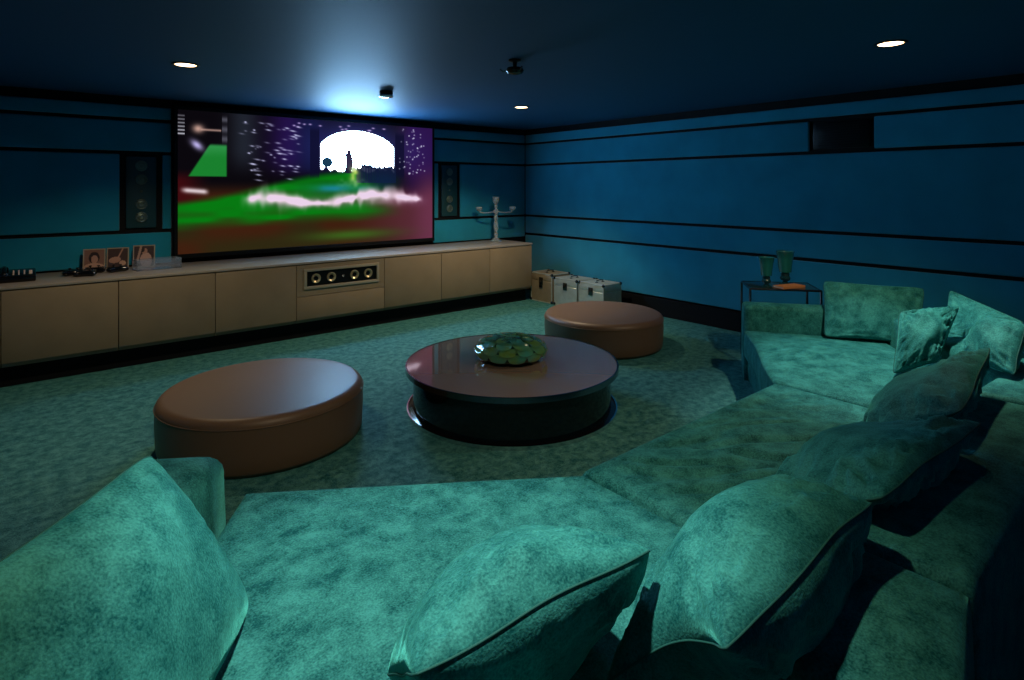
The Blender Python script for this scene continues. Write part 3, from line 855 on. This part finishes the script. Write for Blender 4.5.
# ================================================================ PILLOWS   (BL, BR, TR, TL)
def K(px, py, Z):      # a photo point at a known distance
    return W((px-512)/580*Z, Z, CAM_H-(py-187)*Z/580)
PIL = [
 ('large teal velvet pillow leaning on the near armrest at the left edge', W(-.72, 1.60, .45), W(-.66, .90, .45), W(-.90, .86, .95), W(-.93, 1.50, .92), .20, 1, .010, 0),
 ('plump pale teal pillow at bottom centre with a long diagonal seam', W(-.30, 1.36, .46), W(.16, 1.66, .46), W(.335, 1.36, .76), W(-.18, 1.04, .72), .32, 2, .038, 0),
 ('big bright teal pillow right of centre in the foreground', K(598, 690, 1.30), K(768, 515, 1.92), K(876, 500, 1.54), W(.37, 1.01, .79), .36, 3, .042, .25),
 ('dark teal pillow lying behind the big bright foreground pillow', W(.84, 2.04, .48), W(1.36, 2.44, .48), K(986, 421, 2.08), W(1.02, 1.60, .74), .25, 4, .06, 0),
 ('dark blue-teal pillow standing between the other dark pillow and the far ones', W(1.42, 2.46, .48), W(1.96, 3.02, .48), K(992, 346, 2.80), W(1.68, 2.16, .76), .22, 5, .05, 0),
 ('crumpled pale teal pillow standing on the far sofa section', K(893, 374, 3.52), K(938, 362, 3.45), K(960, 306, 3.75), K(899, 312, 3.72), .24, 8, .05, 0),
 ('teal pillow at the right edge in front of the rearmost one', K(958, 356, 3.25), K(1015, 376, 2.90), K(1026, 324, 3.1), K(985, 318, 3.45), .20, 7, .03, 0),
 ('teal pillow farthest right and rearmost, against the blue wall', K(944, 338, 3.9), K(1012, 350, 3.45), K(1024, 322, 3.55), K(950, 290, 4.05), .14, 6, .03, 0),
 ('long rectangular teal pillow propped upright at the far end beside the side table', W(2.42, 4.50, .44), W(3.02, 4.28, .44), W(3.19, 4.48, .82), W(2.53, 4.72, .84), .17, 9, .03, 0),
]
for (lab, a, b, c, d_, T, sd, wr_, nr) in PIL: pillow(lab, a, b, c, d_, T, sd, wr=wr_, near=nr)

# ================================================================ SIDE TABLE + VASES
def sidetable(o, uu, vv, wd, dp, h, label):
    t = thing('side_table', label, 'side table', (o+uu*wd/2+vv*dp/2))
    def Pt(a, b, z): q = o+uu*a+vv*b; return Vector((q.x, q.y, z))
    bm = bmesh.new()
    vs = [bm.verts.new(Pt(a, b, z)) for z in (h-.012, h) for (a, b) in ((0.012, .012), (wd-.012, .012), (wd-.012, dp-.012), (.012, dp-.012))]
    for f in ((0, 1, 2, 3), (4, 5, 6, 7), (0, 1, 5, 4), (1, 2, 6, 5), (2, 3, 7, 6), (3, 0, 4, 7)): bm.faces.new([vs[k] for k in f])
    obj('glass_top', bm, M['smoketable'], t)
    bm = bmesh.new(); loop = [Pt(0, 0, h-.006), Pt(wd, 0, h-.006), Pt(wd, dp, h-.006), Pt(0, dp, h-.006)]
    for k in range(4): tube(bm, [loop[k], loop[(k+1) % 4]], .010, 8)
    obj('top_frame', bm, M['darkchrome'], t)
    for (a, b) in ((0, 0), (wd, 0), (wd, dp), (0, dp)):
        bm = bmesh.new(); tube(bm, [Pt(a, b, 0), Pt(a, b, h-.012)], .011, 8); obj('leg', bm, M['darkchrome'], t, smooth=True)
    return Pt
o = W(2.12, 5.16, 0); uu = (W(1, 0, 0)*math.cos(.20)+W(0, 1, 0)*-math.sin(.20)).normalized(); uu.z = 0; vv = Vector((-uu.y, uu.x, 0))
ST = .70
Pt = sidetable(o, uu, vv, .58, .40, ST, 'dark glass side table with thin metal legs behind the far armrest')
def vase(p, s, label):
    t = thing('vase', label, 'vase', p, 'dark green glass goblet vases on the side table')
    bm = bmesh.new(); lathe(bm, [(.045*s, 0), (.048*s, .008*s), (.028*s, .016*s), (.018*s, .024*s)], p, 32); obj('foot', bm, M['darktealglass'], t, smooth=True)
    bm = bmesh.new(); lathe(bm, [(.018*s, .025*s), (.034*s, .036*s), (.040*s, .052*s), (.030*s, .070*s), (.034*s, .082*s), (.026*s, .094*s)], p, 32); obj('stem', bm, M['darktealglass'], t, smooth=True)
    bm = bmesh.new(); lathe(bm, [(.030*s, .095*s), (.046*s, .100*s), (.050*s, .14*s), (.057*s, .20*s), (.068*s, .258*s), (.072*s, .262*s), (.068*s, .264*s), (.060*s, .25*s), (.045*s, .12*s), (.004, .11*s)], p, 48, cap=False); obj('cup', bm, M['tealglass'], t, smooth=True)
vase(Pt(.16, .12, ST+.001), 1.0, 'shorter dark green goblet vase on the left of the side table')
vase(Pt(.355, .27, ST+.001), 1.16, 'taller dark green goblet vase behind the orange book on the side table')
def book(p, rz, w_, l_, th, cover, label, name='book', cat='book'):
    t = thing(name, label, cat, p)
    R = Matrix.Translation(p) @ Matrix.Rotation(rz, 4, 'Z')
    bm = bmesh.new(); box(bm, -w_/2, -l_/2, 0, w_/2, l_/2, .003); box(bm, -w_/2, -l_/2, th-.003, w_/2, l_/2, th); box(bm, -w_/2, -l_/2, .003, -w_/2+.003, l_/2, th-.003)
    for v in bm.verts: v.co = R @ v.co
    obj('cover', bm, cover, t)
    bm = bmesh.new(); box(bm, -w_/2+.004, -l_/2+.004, .0032, w_/2-.005, l_/2-.004, th-.0032)
    for v in bm.verts: v.co = R @ v.co
    obj('pages', bm, M['paper'], t)
book(Pt(.345, .10, ST+.003), PI/2-.30, .12, .26, .018, M['bookcover'], 'orange covered book lying flat on the side table')
o = W(3.02, 3.38, 0)
bk = W(3.23, 3.62, .628); book(bk, .3, .22, .30, .02, M['paper'], 'white book lying on the sofa back at the right edge of the photo')

# ================================================================ CEILING FITTINGS
def downlight():
    t = thing('downlight', '', 'ceiling light', (0, 0, ZC), 'recessed downlights in the ceiling')
    bm = bmesh.new()
    P = [(.070, -.0005), (.092, -.0005), (.094, -.004), (.088, -.009), (.072, -.007), (.070, -.0005)]
    lathe(bm, P, (0, 0, ZC), 40, cap=False); obj('trim_ring', bm, M['blackmetal'], t, smooth=True)
    bm = bmesh.new(); lathe(bm, [(.070, -.0005), (.069, -.004), (.05, -.006)], (0, 0, ZC), 40); obj('lens', bm, M['lens'], t, smooth=True)
    return t
first = downlight()
for k, (x, y, pw, col, ang, lab, tilt) in enumerate(DOWNLIGHTS):
    t = first if k == 0 else dup(first, (x, y, ZC))
    t.location = (x, y, ZC); t['label'] = lab
    ld = bpy.data.lights.new('downlight_lamp', 'SPOT'); ld.energy = pw; ld.color = col; ld.spot_size = math.radians(ang); ld.spot_blend = .6; ld.shadow_soft_size = .045
    lo = bpy.data.objects.new('downlight_lamp', ld); C.objects.link(lo); lo.parent = t; lo.location = (0, 0, -.02); lo.rotation_euler = (math.radians(tilt), 0, 0)
# smoke detector
c = W(-1.18, 5.44, ZC)
t = thing('smoke_detector', 'small round smoke detector on the ceiling in front of the screen', 'smoke detector', c)
bm = bmesh.new(); lathe(bm, [(.062, -.0005), (.062, -.030), (.058, -.034)], c, 40); obj('base', bm, M['blackmetal'], t, smooth=True)
bm = bmesh.new(); lathe(bm, [(.060, -.0345), (.066, -.040), (.066, -.050), (.055, -.060), (.02, -.064)], c, 40); obj('cap', bm, M['chrome'], t, smooth=True)
# hanging sensor
c = W(.02, 4.10, ZC)
t = thing('ceiling_sensor', 'black fitting with small arms hanging from the ceiling near its centre', 'sensor', c)
bm = bmesh.new(); lathe(bm, [(.045, -.0005), (.045, -.012), (.016, -.02), (.014, -.05)], c, 32); obj('mount', bm, M['blackmetal'], t, smooth=True)
bm = bmesh.new(); lathe(bm, [(.02, -.0505), (.055, -.058), (.064, -.078), (.050, -.098), (.02, -.106)], c, 32); obj('housing', bm, M['blackgloss'], t, smooth=True)
for k in range(3):
    a = 2*PI*k/3+.3; q = c+Vector((0, 0, -.078)); dd = Vector((math.cos(a), math.sin(a), 0))
    bm = bmesh.new(); tube(bm, [q+dd*.062, q+dd*.085+Vector((0, 0, -.004)), q+dd*.105+Vector((0, 0, .012))], .006, 8); obj('arm', bm, M['darkchrome'], t, smooth=True)
